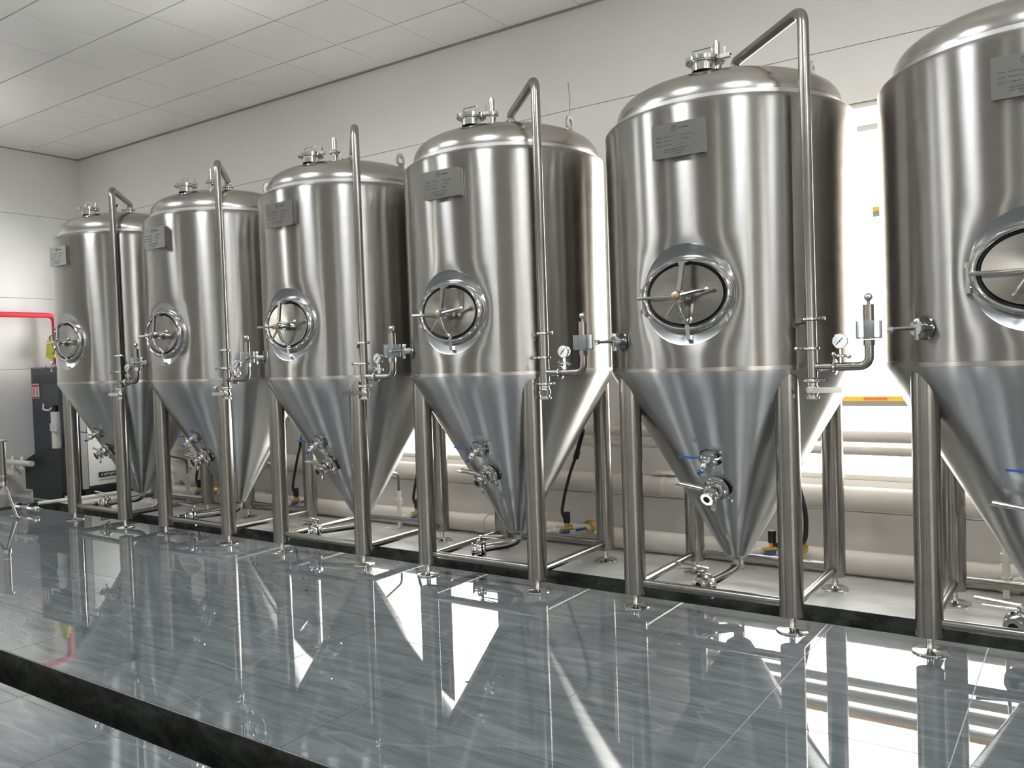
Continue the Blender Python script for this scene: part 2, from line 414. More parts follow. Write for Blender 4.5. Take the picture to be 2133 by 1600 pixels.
# pipe stand-offs
def bracket(x, label):
    r = empty('pipe_bracket', (x, 5.86, .53)); tag(r, label, 'bracket', 'pipe brackets at the back wall')
    solo('top_plate', lambda b: b.box((-.10, -.04, .012), (.10, .13, .022)), 'pvc', r, smooth=False)
    solo('clamp_strap', lambda b: b.lathe([(.079, -.015), (.085, -.015), (.085, .015), (.079, .015)], 24, (0, 0, -.082), (1, 0, 0), cap=False), 'pvc', r)
bracket(-2.66, 'white bracket over the sill pipe beside the second tank from the right')
bracket(-6.59, 'white bracket over the sill pipe between the second and third tanks from the left')

# pipe manifold behind the gap between the two leftmost tanks
r = empty('pipe_manifold', (-8.5, 5.72, 0)); tag(r, 'white insulated pipe manifold with flanges and elbow behind the two leftmost tanks', 'pipe')
solo('riser', lambda b: b.tube([(-.12, 0, .02), (-.12, 0, .70), (-.12, .12, .88)], .085, 20, .12), 'insul', r)
solo('elbow', lambda b: b.tube([(-.13, -.03, .42), (.02, -.05, .24), (.22, 0, .19)], .072, 20, .12), 'insul', r)
for zz in (.20, .32, .44, .56): solo('flange', lambda b: b.cyl((-.12, 0, zz - .012), (-.12, 0, zz + .012), .125, 24), 'pvc', r)
solo('side_branch', lambda b: (b.cyl((-.36, .02, .30), (-.02, .02, .30), .05, 18), b.cyl((-.36, .02, .50), (-.02, .02, .50), .05, 18)), 'insul', r)

# ---------------------------------------------------------------- tank geometry
R = .70; ZB, ZT = 1.37, 2.715; MZ, MR = 1.755, .262; MX = .015
def surf(u, z, depth=0):      # u arc length from the front, on the shell
    a = u / R; r_ = R - depth; return Vector((r_ * math.sin(a), -r_ * math.cos(a), z))
def shell_fn(b):
    Hs = .34; NS = 16                       # square patch half size, segments per side
    us = [MX - Hs + 2 * Hs * i / NS for i in range(NS + 1)]
    zs_in = [MZ - Hs + 2 * Hs * i / NS for i in range(NS + 1)]
    full = 2 * PI * R
    nrest = 76; ulist = us + [us[-1] + (full - 2 * Hs) * i / nrest for i in range(1, nrest)]
    zl = sorted(set([ZB, ZB + .02] + zs_in + [zs_in[-1] + (ZT - zs_in[-1]) * i / 6 for i in range(1, 7)]))
    zl = [z for z in zl if z >= ZB]
    nu = len(ulist); idx = {}
    vs = []; fs = []
    for k, z in enumerate(zl):
        for i, u in enumerate(ulist): idx[(k, i)] = len(vs); vs.append(surf(u, z))
    kin = [zl.index(z) for z in zs_in]; k0, k1 = kin[0], kin[-1]
    for k in range(len(zl) - 1):
        for i in range(nu):
            if k0 <= k < k1 and i < NS: continue
            j = (i + 1) % nu; fs.append((idx[(k, i)], idx[(k, j)], idx[(k + 1, j)], idx[(k + 1, i)]))
    # rounded shoulder
    prof = [(R, ZT), (R - .003, ZT + .012), (R - .012, ZT + .024), (R - .035, ZT + .036), (R - .072, ZT + .05)]
    prev = [idx[(len(zl) - 1, i)] for i in range(nu)]
    for rr_, z in prof[1:]:
        cur = []
        for u in ulist: cur.append(len(vs)); vs.append(Vector((rr_ * math.sin(u / R), -rr_ * math.cos(u / R), z)))
        for i in range(nu): j = (i + 1) % nu; fs.append((prev[i], prev[j], cur[j], cur[i]))
        prev = cur
    # patch: square border -> circle
    border = [(k0, i) for i in range(NS)] + [(kin[i], NS) for i in range(NS)] + [(k1, NS - i) for i in range(NS)] + [(kin[NS - i], 0) for i in range(NS)]
    bi = [idx[p] for p in border]; bu = [(ulist[p[1]] - MX, zl[p[0]] - MZ) for p in border]
    prev = bi; steps = 5
    for s_ in range(1, steps + 1):
        t_ = s_ / steps; cur = []
        for (du, dz) in bu:
            an = math.atan2(dz, du); L = math.hypot(du, dz); Lt = L * (1 - t_) + MR * t_
            dep = .007 * max(0, t_) ** 2.5
            cur.append(len(vs)); vs.append(surf(MX + Lt * math.cos(an), MZ + Lt * math.sin(an), dep))
        n = len(prev)
        for i in range(n): j = (i + 1) % n; fs.append((prev[i], prev[j], cur[j], cur[i]))
        prev = cur
    b.add(vs, fs)
NR = 64
def ringpts(a, c, dep, flat=0.0):
    """oval ring round the manway, sunk below the shell; flat blends towards a flat plane"""
    out = []
    for j in range(NR):
        t_ = 2 * PI * j / NR; du, dz = a * math.cos(t_), c * math.sin(t_)
        p = surf(MX + du, MZ + dz, dep); q = Vector((MX + du, -(R - dep), MZ + dz))
        out.append(p * (1 - flat) + q * flat)
    return out
def recess_fn(b):
    b.loft([ringpts(MR, MR, .007, 0), ringpts(.260, .257, .010, 0), ringpts(.254, .222, .018, .3), ringpts(.247, .190, .034, .8)], cap=False)
def collar_fn(b):
    b.loft([ringpts(.246, .190, .050, 1), ringpts(.251, .195, .022, 1), ringpts(.245, .190, .003, 1), ringpts(.232, .179, -.006, 1), ringpts(.220, .169, .0, 1), ringpts(.216, .165, .050, 1)], cap=False)
def gasket_fn(b):
    b.loft([ringpts(.218, .168, .040, 1), ringpts(.216, .166, .010, 1), ringpts(.206, .157, .016, 1), ringpts(.203, .155, .05, 1)], cap=False)
def door_fn(b):
    rg = [ringpts(.205, .156, .05, 1), ringpts(.205, .156, .012, 1), ringpts(.200, .152, .004, 1)]
    for q in (.9, .7, .5, .3, .12): rg.append(ringpts(.200 * q, .152 * q, .004 + .016 * (1 - q), 1))
    b.loft(rg, cap=False); k = len(b.v); b.v.append((MX, -(R - .004) + .016, MZ)); m_ = k - NR
    for j in range(NR): b.f.append((m_ + j, m_ + (j + 1) % NR, k))
YD = -(R - .010) + .010
def crossarm_fn(b):           # lever bow: vertical forked arm in front of the door
    c = Vector((MX - .02, YD - .085, MZ - .01))
    b.box((c.x + .0, c.y - .012, c.z + .03), (c.x + .022, c.y + .004, c.z + .17), Matrix.Rotation(.16, 3, 'Y'), c)
    b.tube([c + Vector((0, 0, -.02)), c + Vector((.012, .02, -.10)), c + Vector((.03, .075, -.155))], .011, 8, .03)
    b.box((c.x + .015, c.y - .005, c.z + .155), (c.x + .05, c.y + .075, c.z + .172))
def hub_fn(b):
    c = Vector((MX - .02, YD - .10, MZ - .01)); b.cyl(c, c + Vector((0, .12, 0)), .013, 12)
    b.cyl(c + Vector((0, .008, 0)), c + Vector((0, .04, 0)), .026, 6)
    b.cyl(c + Vector((0, .07, 0)), c + Vector((0, .095, 0)), .03, 12)
def hub_cap_fn(b):
    c = Vector((MX - .02, YD - .112, MZ - .01)); b.lathe([(.001, 0), (.012, .001), (.021, .006), (.022, .018)], 16, c, (0, 1, 0))
def handbar_fn(b):
    c = Vector((MX - .02, YD - .085, MZ - .01))
    b.tube([c, c + Vector((-.11, -.015, -.004)), c + Vector((-.215, 0, .0))], .0095, 10, .04)
    b.tube([c, c + Vector((.10, .02, .018)), c + Vector((.145, .03, .024))], .010, 8); b.sphere(c + Vector((.15, .03, .025)), .015, 10)
    b.tube([c + Vector((0, 0, -.02)), c + Vector((-.055, -.015, -.105))], .008, 8); b.cyl(c + Vector((-.015, -.002, -.025)), c + Vector((.0, 0, -.02)), .012, 8)
def hinge_fn(b):
    c = Vector((MX - .248, -(R - .035), MZ)); b.cyl(c + Vector((0, 0, -.075)), c + Vector((0, 0, .045)), .013, 10)
    for dz in (-.075, .035): b.cyl(c + Vector((0, 0, dz - .012)), c + Vector((0, 0, dz + .012)), .019, 10)
    b.box((c.x, c.y - .006, c.z - .085), (c.x + .035, c.y + .012, c.z - .065)); b.box((c.x, c.y - .006, c.z + .03), (c.x + .035, c.y + .012, c.z + .05))
def catch_fn(b):
    b.box((MX + .0, -(R - .005) - .012, MZ - .235), (MX + .022, -(R - .06), MZ - .165), Matrix.Rotation(-.1, 3, 'Y'))
    b.cyl((MX + .01, -(R - .01) - .02, MZ - .17), (MX + .01, -(R - .06), MZ - .17), .014, 10)
def dome_fn(b):
    b.lathe([(.628, 2.755), (.630, 2.790), (.629, 2.812), (.623, 2.838), (.611, 2.862), (.592, 2.885), (.563, 2.907), (.52, 2.929), (.46, 2.951), (.38, 2.973), (.29, 2.992), (.2, 3.006), (.1, 3.015), (.012, 3.018)], 96, cap=True)
def band_fn(b): b.lathe([(.629, 2.757), (.636, 2.757), (.6365, 2.7815), (.629, 2.7825)], 96, cap=False)
def cone_fn(b):
    b.lathe([(.070, .262), (.085, .285)] + [(.085 + (.70 - .085) * i / 12, .285 + (1.345 - .285) * i / 12) for i in range(1, 13)] + [(R, 1.362), (R - .001, 1.375)], 96, cap=True)
def tip_fn(b): b.lathe([(.028, .20), (.030, .235), (.055, .250), (.072, .262), (.073, .27)], 32)
def seam_fn(b): b.lathe([(R - .004, ZB - .022), (R + .0010, ZB - .016), (R + .0012, ZB + .006), (R - .004, ZB + .010)], 96, cap=False)
LEGR = .445
def leg_fn(b):
    b.cyl((0, 0, .082), (0, 0, 1.343), .0615, 28)
def foot_fn(b):
    b.lathe([(.080, 0), (.081, .004), (.076, .009), (.030, .014), (.018, .018), (.0155, .022), (.0155, .09)], 28)
def rail(n): return lambda b: b.cyl((-LEGR + .05, 0, 0), (LEGR - .05, 0, 0), .0235, 16)
def clampf(b, c, r=.03, w=.011, axis=(0, 0, 1), knob=(1, 0, 0)):
    c = Vector(c); ax = Vector(axis).normalized()
    b.lathe([(r * .7, -w), (r * 1.35, -w), (r * 1.6, -w * .5), (r * 1.6, w * .5), (r * 1.35, w), (r * .7, w)], 18, c, ax)
    kn = Vector(knob).normalized(); b.cyl(c + kn * r * 1.5, c + kn * r * 2.5, .007, 8); b.sphere(c + kn * r * 2.6, .012, 8)
TT = Vector((.586, -.515, 0))
def spray_fn(b):
    b.tube([(.075, -.03, 3.03), (.075, -.03, 3.105), (TT.x, TT.y, 3.115), (TT.x + .006, TT.y, 1.31)], .0275, 18, .075, 6)
def tee_fn(b):
    b.tube([(TT.x, TT.y, 1.362), (TT.x + .275, TT.y - .002, 1.362), (TT.x + .275, TT.y - .002, 1.475)], .0215, 14, .09, 6)
def tank(i, x, handle, outlet, label):
    T = empty('fermentation_tank', (x, TY, 0)); tag(T, label, 'tank', 'row of conical fermentation tanks')
    body = part('shell', 'shell', shell_fn, 'steel', T, angle=28)
    part('weld_seam', 'seam', seam_fn, 'dome', T)
    dm = part('dome', 'dome', dome_fn, 'dome', T); part('rim_band', 'band', band_fn, 'weld', dm)
    cn = part('cone', 'cone', cone_fn, 'cone', T); part('tip', 'tip', tip_fn, 'cone', cn)
    # manway
    mw = part('manway', 'recess', recess_fn, 'recess', T, angle=50)
    part('collar', 'collar', collar_fn, 'bright', mw, angle=60); part('gasket', 'gasket', gasket_fn, 'gasket', mw)
    part('manway_door', 'door', door_fn, 'lid', mw, angle=60); part('swing_arm', 'arm', crossarm_fn, 'bright', mw)
    part('clamp_screw', 'hub', hub_fn, 'bright', mw); tag(part('screw_cap', 'hubcap', hub_cap_fn, 'bronze', mw), 'bronze-coloured cap nut')
    part('hand_bar', 'bar', handbar_fn, 'bright', mw); part('hinge', 'hinge', hinge_fn, 'bright', mw); part('catch', 'catch', catch_fn, 'bright', mw)
    # name plate on a stand-off box
    npx0, npx1, npz0, npz1 = -.135, .150, 2.458, 2.632
    pl = part('name_plate', 'plate', lambda b: b.box((npx0, -.7245, npz0), (npx1, -.7185, npz1)), 'plate', T, smooth=False)
    part('plate_bracket', 'pbr', lambda b: (b.box((npx0 + .004, -.7187, npz0 + .004), (npx0 + .012, -.665, npz1 - .004)), b.box((npx1 - .012, -.7187, npz0 + .004), (npx1 - .004, -.665, npz1 - .004)), b.box((npx0 + .012, -.7187, npz1 - .012), (npx1 - .012, -.69, npz1 - .006)), b.box((npx0 + .012, -.7187, npz0 + .006), (npx1 - .012, -.69, npz0 + .012))), 'tube', pl, smooth=False)
    def ink(b):
        y0, y1 = -.7252, -.7244
        cx, cz = -.012, 2.604
        b.lathe([(.0125, 0), (.015, 0), (.015, .0008), (.0125, .0008)], 24, (cx, y0, cz), (0, 1, 0), cap=False)
        for a0, a1 in (((-.008, -.006), (-.003, .006)), ((-.003, .006), (0, 0)), ((0, 0), (.003, .006)), ((.003, .006), (.008, -.006))):
            p = Vector((cx + a0[0], 0, cz + a0[1])); q = Vector((cx + a1[0], 0, cz + a1[1])); b.cyl(p + Vector((0, y1 - .0002, 0)), q + Vector((0, y1 - .0002, 0)), .0011, 6)
        rnd = random.Random(5)
        def row(xa, xb, z, h_):
            u = xa
            while u < xb:
                w_ = rnd.uniform(.003, .009); b.box((u, y0, z - h_ / 2), (min(u + w_, xb), y1, z + h_ / 2)); u += w_ + .0018
        row(.012, .062, 2.603, .009)
        for z in (2.565, 2.544, 2.523): row(-.112, -.083, z, .0045); row(-.070, -.030 + rnd.uniform(-.01, .02), z, .004); row(.02, .05 + rnd.uniform(0, .05), z, .004)
        row(-.07, .06, 2.500, .004); row(-.07, -.045, 2.487, .0035); row(-.04, .045, 2.487, .0035); row(-.035, .03, 2.476, .003)
    part('lettering', 'ink', ink, 'ink', pl, smooth=False)
    # legs with levelling feet, rails
    for sx in (-1, 1):
        for sy in (-1, 1):
            lg = part('leg', 'leg', leg_fn, 'tube', T, (sx * LEGR, sy * LEGR, 0)); part('levelling_foot', 'foot', foot_fn, 'bright', lg)
    for (lx, ly, lz, rz) in ((0, -LEGR, .145, 0), (0, LEGR, .135, 0), (-LEGR, 0, .125, PI / 2), (LEGR, 0, .125, PI / 2)):
        part('cross_rail', 'rail', rail(0), 'tube', T, (lx, ly, lz), rz)
    # dome fittings
    hp = part('hop_port', 'hop', lambda b: (b.lathe([(.062, 2.925), (.062, 2.965), (.085, 2.967), (.085, 2.980), (.062, 2.983)], 24, (.04, -.43, 0)), b.lathe([(.06, 2.984), (.078, 2.985), (.078, 2.996), (.02, 3.004)], 24, (.04, -.43, 0))), 'bright', T, (0, 0, .028))
    part('clamp', 'hopclamp', lambda b: (b.lathe([(.080, 2.970), (.095, 2.972), (.095, 2.992), (.080, 2.994)], 24, (.04, -.43, 0), cap=False), b.box((.125, -.445, 2.972), (.19, -.415, 2.992)), b.cyl((.16, -.43, 2.96), (.16, -.43, 3.03), .006, 8)), 'bright', hp)
    part('lid_handle', 'hophandle', lambda b: b.tube([(-.02, -.43, 3.0), (-.02, -.43, 3.045), (.09, -.43, 3.045), (.09, -.43, 3.0)], .0045, 8, .008), 'bright', hp)
    rv = part('relief_valve', 'relief', lambda b: (b.cyl((.016, -.163, 2.97), (.016, -.163, 3.05), .024, 16), b.cyl((.016, -.163, 3.085), (.016, -.163, 3.165), .020, 16), b.cyl((.016, -.163, 3.165), (.016, -.163, 3.178), .012, 12)), 'bright', T, (0, 0, .022))
    part('clamp', 'relclamp', lambda b: clampf(b, (.016, -.163, 3.062), .028, .012, knob=(.8, -.5, 0)), 'bright', rv)
    sb = part('inlet_stub', 'stub', lambda b: (b.cyl((.075, -.03, 2.97), (.075, -.03, 3.035), .0285, 16), clampf(b, (.075, -.03, 3.04), .030, .010, knob=(-.8, -.5, 0))), 'bright', T, (0, 0, .012))
    part('lifting_lug', 'lug', lambda b: b.loft([[Vector((.475 + dy, .07 + s_ * .045 * math.cos(a_), 2.965 + .055 * math.sin(a_) * s_ + (.0))) for a_ in [2 * PI * k / 20 for k in range(20)]] for dy, s_ in ((-.007, 1), (.007, 1), (.007, .52), (-.007, .52), (-.007, 1))], cap=False) and None or b.box((.468, .035, 2.90), (.482, .105, 2.945)), 'weld', T, (0, 0, .028))
    # spray pipe with valve group
    sp = part('spray_pipe', 'spray', spray_fn, 'tube', T)
    for z, ka in ((1.600, -.3), (1.455, -2.35), (1.297, -.2)):
        part('pipe_clamp', 'clamps', lambda b: clampf(b, (0, 0, 0), .0285, .009), 'bright', sp, (TT.x, TT.y, z), ka)
    part('support_arm', 'sup', lambda b: (b.tube([(TT.x, TT.y, 1.592), (TT.x - .075, TT.y + .03, 1.585), (TT.x - .105, TT.y + .04, 1.53)], .010, 8, .02), b.tube([(TT.x - .105, TT.y + .04, 1.54), (.46, -.49, 1.50)], .009, 8)), 'tube', sp)
    part('side_branch', 'teeb', tee_fn, 'tube', sp)
    part('branch_clamp', 'teec', lambda b: clampf(b, (TT.x + .115, TT.y, 1.362), .024, .008, axis=(1, 0, 0), knob=(0, -.2, 1)), 'bright', sp)
    gg = part('valve_body', 'vb', lambda b: (b.cyl((TT.x + .004, TT.y, 1.215), (TT.x + .004, TT.y, 1.285), .026, 16), b.sphere((TT.x + .004, TT.y, 1.248), .036, 14), b.lathe([(.030, 1.205), (.036, 1.205), (.036, 1.217), (.030, 1.217)], 16, (TT.x + .004, TT.y, 0))), 'bright', sp)
    def hnd(b):
        b.box((-.012, -.012, -.014), (.155, -.006, .014)); b.cyl((0, .0, 0), (0, -.02, 0), .012, 8)
    part('valve_lever', 'lever', hnd, 'bright', sp, (TT.x + .004, TT.y - .036, 1.250), handle)
    # pressure gauge and bunging cup: fitted parts of the tank
    ga = part('pressure_gauge', 'gauge', lambda b: (b.cyl((TT.x + .145, TT.y - .004, 1.38), (TT.x + .145, TT.y - .004, 1.45), .009, 10), b.lathe([(.036, 0), (.038, -.004), (.038, -.024), (.033, -.028)], 28, (TT.x + .145, TT.y + .01, 1.486), (0, 1, 0)), clampf(b, (TT.x + .145, TT.y - .004, 1.415), .016, .007, knob=(1, -.2, -.1))), 'bright', T)
    part('gauge_dial', 'dial', lambda b: b.cyl((TT.x + .145, TT.y - .0185, 1.486), (TT.x + .145, TT.y - .021, 1.486), .031, 24), 'dial', ga)
    part('gauge_needle', 'needle', lambda b: (b.cyl((TT.x + .128, TT.y - .0225, 1.469), (TT.x + .160, TT.y - .0225, 1.503), .0018, 6), b.cyl((TT.x + .145, TT.y - .020, 1.486), (TT.x + .145, TT.y - .024, 1.486), .004, 8)), 'ink', ga)
    bx, by = TT.x + .275, TT.y - .002
    vl = part('blow_off_valve', 'blow', lambda b: (b.cyl((bx, by, 1.46), (bx, by, 1.488), .027, 6), b.cyl((bx, by, 1.49), (bx, by, 1.655), .025, 20), b.cyl((bx, by, 1.655), (bx, by, 1.675), .008, 10)), 'tube', T)
    part('valve_ball', 'ball', lambda b: b.sphere((bx, by, 1.690), .020, 16), 'bright', vl)
    part('water_cup', 'cup', lambda b: b.lathe([(.026, 1.492), (.056, 1.492), (.058, 1.496), (.058, 1.578), (.054, 1.578), (.054, 1.50), (.026, 1.50)], 28, (bx, by, 0), cap=False), 'acrylic', vl)
    # sampling cock on the shell
    an = math.radians(-37); n_ = Vector((math.sin(an), -math.cos(an), 0)); tn = Vector((math.cos(an), math.sin(an), 0))
    sv = part('sampling_cock', 'cock', lambda b: (b.cyl(n_ * R + Vector((0, 0, 1.53)), n_ * (R + .05) + Vector((0, 0, 1.53)), .020, 14), b.cyl(n_ * (R + .045) + Vector((0, 0, 1.53)), n_ * (R + .06) + Vector((0, 0, 1.53)), .034, 16), b.cyl(n_ * (R + .05) + Vector((0, 0, 1.53)), n_ * (R + .05) + Vector((0, 0, 1.478)), .012, 10)), 'bright', T)
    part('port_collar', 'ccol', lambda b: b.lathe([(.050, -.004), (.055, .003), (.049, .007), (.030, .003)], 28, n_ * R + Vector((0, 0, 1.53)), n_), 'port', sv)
    part('cock_lever', 'cocklever', lambda b: (b.tube([n_ * (R + .055) + Vector((0, 0, 1.532)), n_ * (R + .06) + Vector((-.10, 0, 1.530))], .009, 10), b.cyl(n_ * (R + .06) + Vector((-.115, 0, 1.530)), n_ * (R + .06) + Vector((-.09, 0, 1.530)), .014, 10), b.sphere(n_ * (R + .05) + Vector((.0, 0, 1.56)), .018, 10)), 'bright', sv)
    # upper cone port with blue-handled ball valve
    def cdir(z): return -(.085 + (.70 - .085) * (z - .285) / (1.345 - .285))
    y0 = cdir(.885); p0 = Vector((.02, y0 + .01, .885)); d0 = Vector((-.10, -.70, -.42)).normalized()
    up = part('carbonation_port', 'cport', lambda b: (b.cyl(p0 - d0 * .02, p0 + d0 * .03, .030, 16), clampf(b, p0 + d0 * .035, .034, .010, axis=d0, knob=(1, -.3, .2)), b.cyl(p0 + d0 * .045, p0 + d0 * .075, .022, 14), None), 'bright', T)
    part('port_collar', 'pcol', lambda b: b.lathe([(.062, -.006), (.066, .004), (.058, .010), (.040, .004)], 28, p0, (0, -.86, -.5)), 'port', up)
    part('ball_valve', 'bv', lambda b: (b.sphere(p0 + d0 * .09, .024, 12), b.cyl(p0 + d0 * .09, p0 + d0 * .135, .014, 8), b.cyl(p0 + d0 * .118, p0 + d0 * .128, .018, 6), b.cyl(p0 + d0 * .09, p0 + d0 * .09 + Vector((-.01, -.01, .035)), .010, 8)), 'bright', up)
    tag(part('blue_grip', 'bg', lambda b: b.box((-.118, p0.y - .11, .884), (-.018, p0.y - .088, .893), Matrix.Rotation(.05, 3, 'Y')), 'blue', up, smooth=False), 'blue lever grip')
    tag(part('blue_cap', 'bcap', lambda b: b.cyl(p0 + d0 * .136, p0 + d0 * .150, .011, 10), 'blue', up), 'small blue end cap')
    # lower racking port with butterfly valve
    y1 = cdir(.71); p1 = Vector((.025, y1 + .01, .715)); d1 = Vector((-.14, -.86, -.40)).normalized()
    lp = part('racking_port', 'rport', lambda b: (b.cyl(p1 - d1 * .02, p1 + d1 * .04, .030, 16), clampf(b, p1 + d1 * .03, .044, .012, axis=d1, knob=(.9, -.3, -.6)), None), 'bright', T)
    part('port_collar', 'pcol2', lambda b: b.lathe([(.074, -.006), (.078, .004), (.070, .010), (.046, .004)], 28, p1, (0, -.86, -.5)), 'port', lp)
    part('butterfly_valve', 'rbv', lambda b: (b.lathe([(.03, .043), (.050, .047), (.053, .06), (.050, .073), (.03, .077)], 24, p1, d1), b.cyl(p1 + d1 * .075, p1 + d1 * .12, .024, 14), b.lathe([(.036, 0), (.036, .006), (.022, .014)], 16, p1 + d1 * .15, -d1), b.cyl(p1 + d1 * .12, p1 + d1 * .15, .026, 14), clampf(b, p1 + d1 * .105, .030, .010, axis=d1, knob=(.2, -.1, -1))), 'bright', lp)
    part('valve_bore', 'rbore', lambda b: b.cyl(p1 + d1 * .145, p1 + d1 * .1508, .019, 16), 'gasket', lp)
    part('valve_lever', 'rlever', lambda b: (b.tube([p1 + d1 * .06, p1 + d1 * .06 + Vector((-.07, 0, .015)), p1 + d1 * .06 + Vector((-.20, .0, .035))], .008, 8, .03), b.box((-.205, p1.y - .075, .700), (-.05, p1.y - .055, .708), Matrix.Rotation(.13, 3, 'Y'))), 'bright', lp, smooth=False)
    # bottom outlet
    L = math.hypot(*outlet); az = math.atan2(outlet[1], outlet[0])
    ot = part('outlet_pipe', ('outlet', round(L, 2)), lambda b: b.tube([(0, 0, .235), (0, 0, .190), (.06, 0, .165), (L - .04, 0, .135)], .0265, 16, .05), 'tube', T, rz=az)
    dd = Vector((1, 0, -.08)).normalized(); pe = Vector((L - .04, 0, .135))
    part('outlet_valve', ('ovalve', round(L, 2)), lambda b: (clampf(b, pe - dd * .02, .032, .010, axis=dd, knob=(0, .3, -1)), b.lathe([(.034, -.012), (.062, -.006), (.066, .004), (.066, .022), (.058, .032), (.036, .034)], 28, pe, dd), b.cyl(pe + dd * .03, pe + dd * .058, .034, 18), b.lathe([(.024, 0), (.047, 0), (.049, .004), (.047, .010), (.030, .018)], 24, pe + dd * .068, -dd, cap=False)), 'bright', ot)
    part('outlet_bore', ('obore', round(L, 2)), lambda b: b.cyl(pe + dd * .050, pe + dd * .0605, .0255, 18), 'gasket', ot)
    part('lever_stem', ('olev', round(L, 2)), lambda b: b.cyl(pe + Vector((.005, 0, .035)), pe + Vector((.005, 0, .095)), .010, 10), 'bright', ot)
    o_ = solo('lever_blade', lambda b: (b.box((-.185, -.013, -.004), (.015, .013, .004), Matrix.Rotation(.10, 3, 'Y'), (0, 0, 0)), b.box((-.15, -.022, -.018), (.0, -.010, -.012), Matrix.Rotation(.03, 3, 'Y'), (0, 0, 0))), 'bright', ot, smooth=False)
    o_.location = pe + Vector((.005, 0, .09)); o_.rotation_euler = (0, 0, -az + math.radians(4) + (PI if i == 3 else 0))
    return T
specs = [
    (-7.868 + .0, PI, (-.36, -.20), 'leftmost stainless conical fermentation tank, beside the dark compressor cabinet'),
    (-6.332, PI, (-.348, -.272), 'second conical fermentation tank from the left, between the farthest tank and the third'),
    (-4.788, -PI / 2 - .3, (-.32, -.235), 'third conical fermentation tank from the left, its spray pipe hiding the dome inlet'),
    (-3.289, -.75, (-.256, -.15), 'fourth conical fermentation tank from the left, strap hanging above its lifting lug'),
    (-1.727, .0, (-.103, -.295), 'second conical fermentation tank from the right, whole lettered plate and oval door in view'),
    (-.194, .0, (-.103, -.295), 'nearest conical fermentation tank, cut off by the right edge of the picture'),
]
TK = [tank(i, s[0], s[1], s[2], s[3]) for i, s in enumerate(specs)]
tag(solo('lifting_strap', lambda b: b.tube([(0, 0, 0), (.004, .004, .10), (-.002, .0, .22)], .0035, 6), 'trim', None, (TX[3] + .475, TY + .07, 3.046)), 'thin grey strap standing up from the lifting lug of the fourth tank from the left', 'strap')

# ---------------------------------------------------------------- cooling feeds behind each tank
where = ['leftmost tank', 'second tank from the left', 'third tank from the left', 'fourth tank from the left', 'second tank from the right', 'nearest tank at the right edge']
def cooling(i, x):
    T = empty('cooling_feed', (x, TY, 0)); tag(T, 'brass cooling valve with black coil and hose behind the ' + where[i], 'valve', 'cooling feeds behind the tanks')
    pp = part('plastic_pipe', 'cf_pipe', lambda b: (b.tube([(-.21, .66, .33), (-.21, .66, .085), (-.19, .66, .085)], .020, 12, .03), b.cyl((-.21, .66, .22), (-.21, .66, .26), .030, 14), b.cyl((-.21, .66, .10), (-.21, .66, .13), .027, 14), b.tube([(-.21, .66, .085), (-.05, .66, .14)], .020, 12), b.cyl((-.17, .66, .10), (-.13, .66, .113), .028, 12), b.cyl((-.11, .66, .119), (-.08, .66, .13), .027, 12), b.tube([(.04, .66, .165), (.16, .70, .175), (.19, .755, .12)], .018, 12, .03), b.cyl((-.21, .66, .008), (-.21, .66, .07), .018, 10)), 'pvc', T)
    part('steel_riser', 'cf_ris', lambda b: b.tube([(-.21, .66, .32), (-.21, .66, .48), (-.18, .40, .56), (-.13, .20, .56)], .011, 8, .04), 'tube', T)
    vb_ = part('solenoid_valve', 'cf_v', lambda b: (b.cyl((-.06, .66, .140), (.06, .66, .168), .020, 8), b.cyl((0, .66, .155), (0, .66, .195), .022, 6)), 'brass', T)
    part('coil_cap', 'cf_c', lambda b: b.cyl((0, .66, .195), (0, .66, .275), .026, 14), 'black', T)
    for lx_, lz_ in ((-.012, .121), (.132, .159)): tag(part('blue_lever', 'cf_b', lambda b: b.box((-.04, -.012, -.009), (.04, .012, .009), Matrix.Rotation(-.25, 3, 'Y')), 'blue', T, (lx_, .643, lz_), smooth=False), 'blue valve lever')
    part('brass_union', 'cf_u', lambda b: b.cyl((.155, .715, .165), (.165, .745, .165), .05, 18), 'brass', T)
    if i == 4:
        part('hose', 'cf_h4', lambda b: b.tube([(.02, .66, .19), (.10, .62, .16), (.225, .62, .22), (.235, .62, .40), (.19, .63, .60), (.115, .66, .74)], .0150, 10, .08), 'black', T)
    else:
        part('hose', 'cf_h', lambda b: b.tube([(.02, .66, .19), (-.04, .65, .26), (-.01, .66, .42), (.05, .66, .60), (.10, .66, .71)], .0125, 8, .06), 'black', T)
    part('hose_joint', 'cf_j', lambda b: b.tube([(.095, .66, .69), (.115, .66, .75)], .022, 10), 'black', T)
    part('hose_end', 'cf_e', lambda b: b.tube([(.11, .66, .74), (.19, .62, .91), (.26, .44, .96)], .017, 8, .04), 'black', T)
    part('jacket_nipple', 'cf_n', lambda b: b.tube([(.19, .615, .91), (.255, .43, 1.0)], .014, 8), 'bright', T)
    return T
for i, x in enumerate(TX): cooling(i, x)

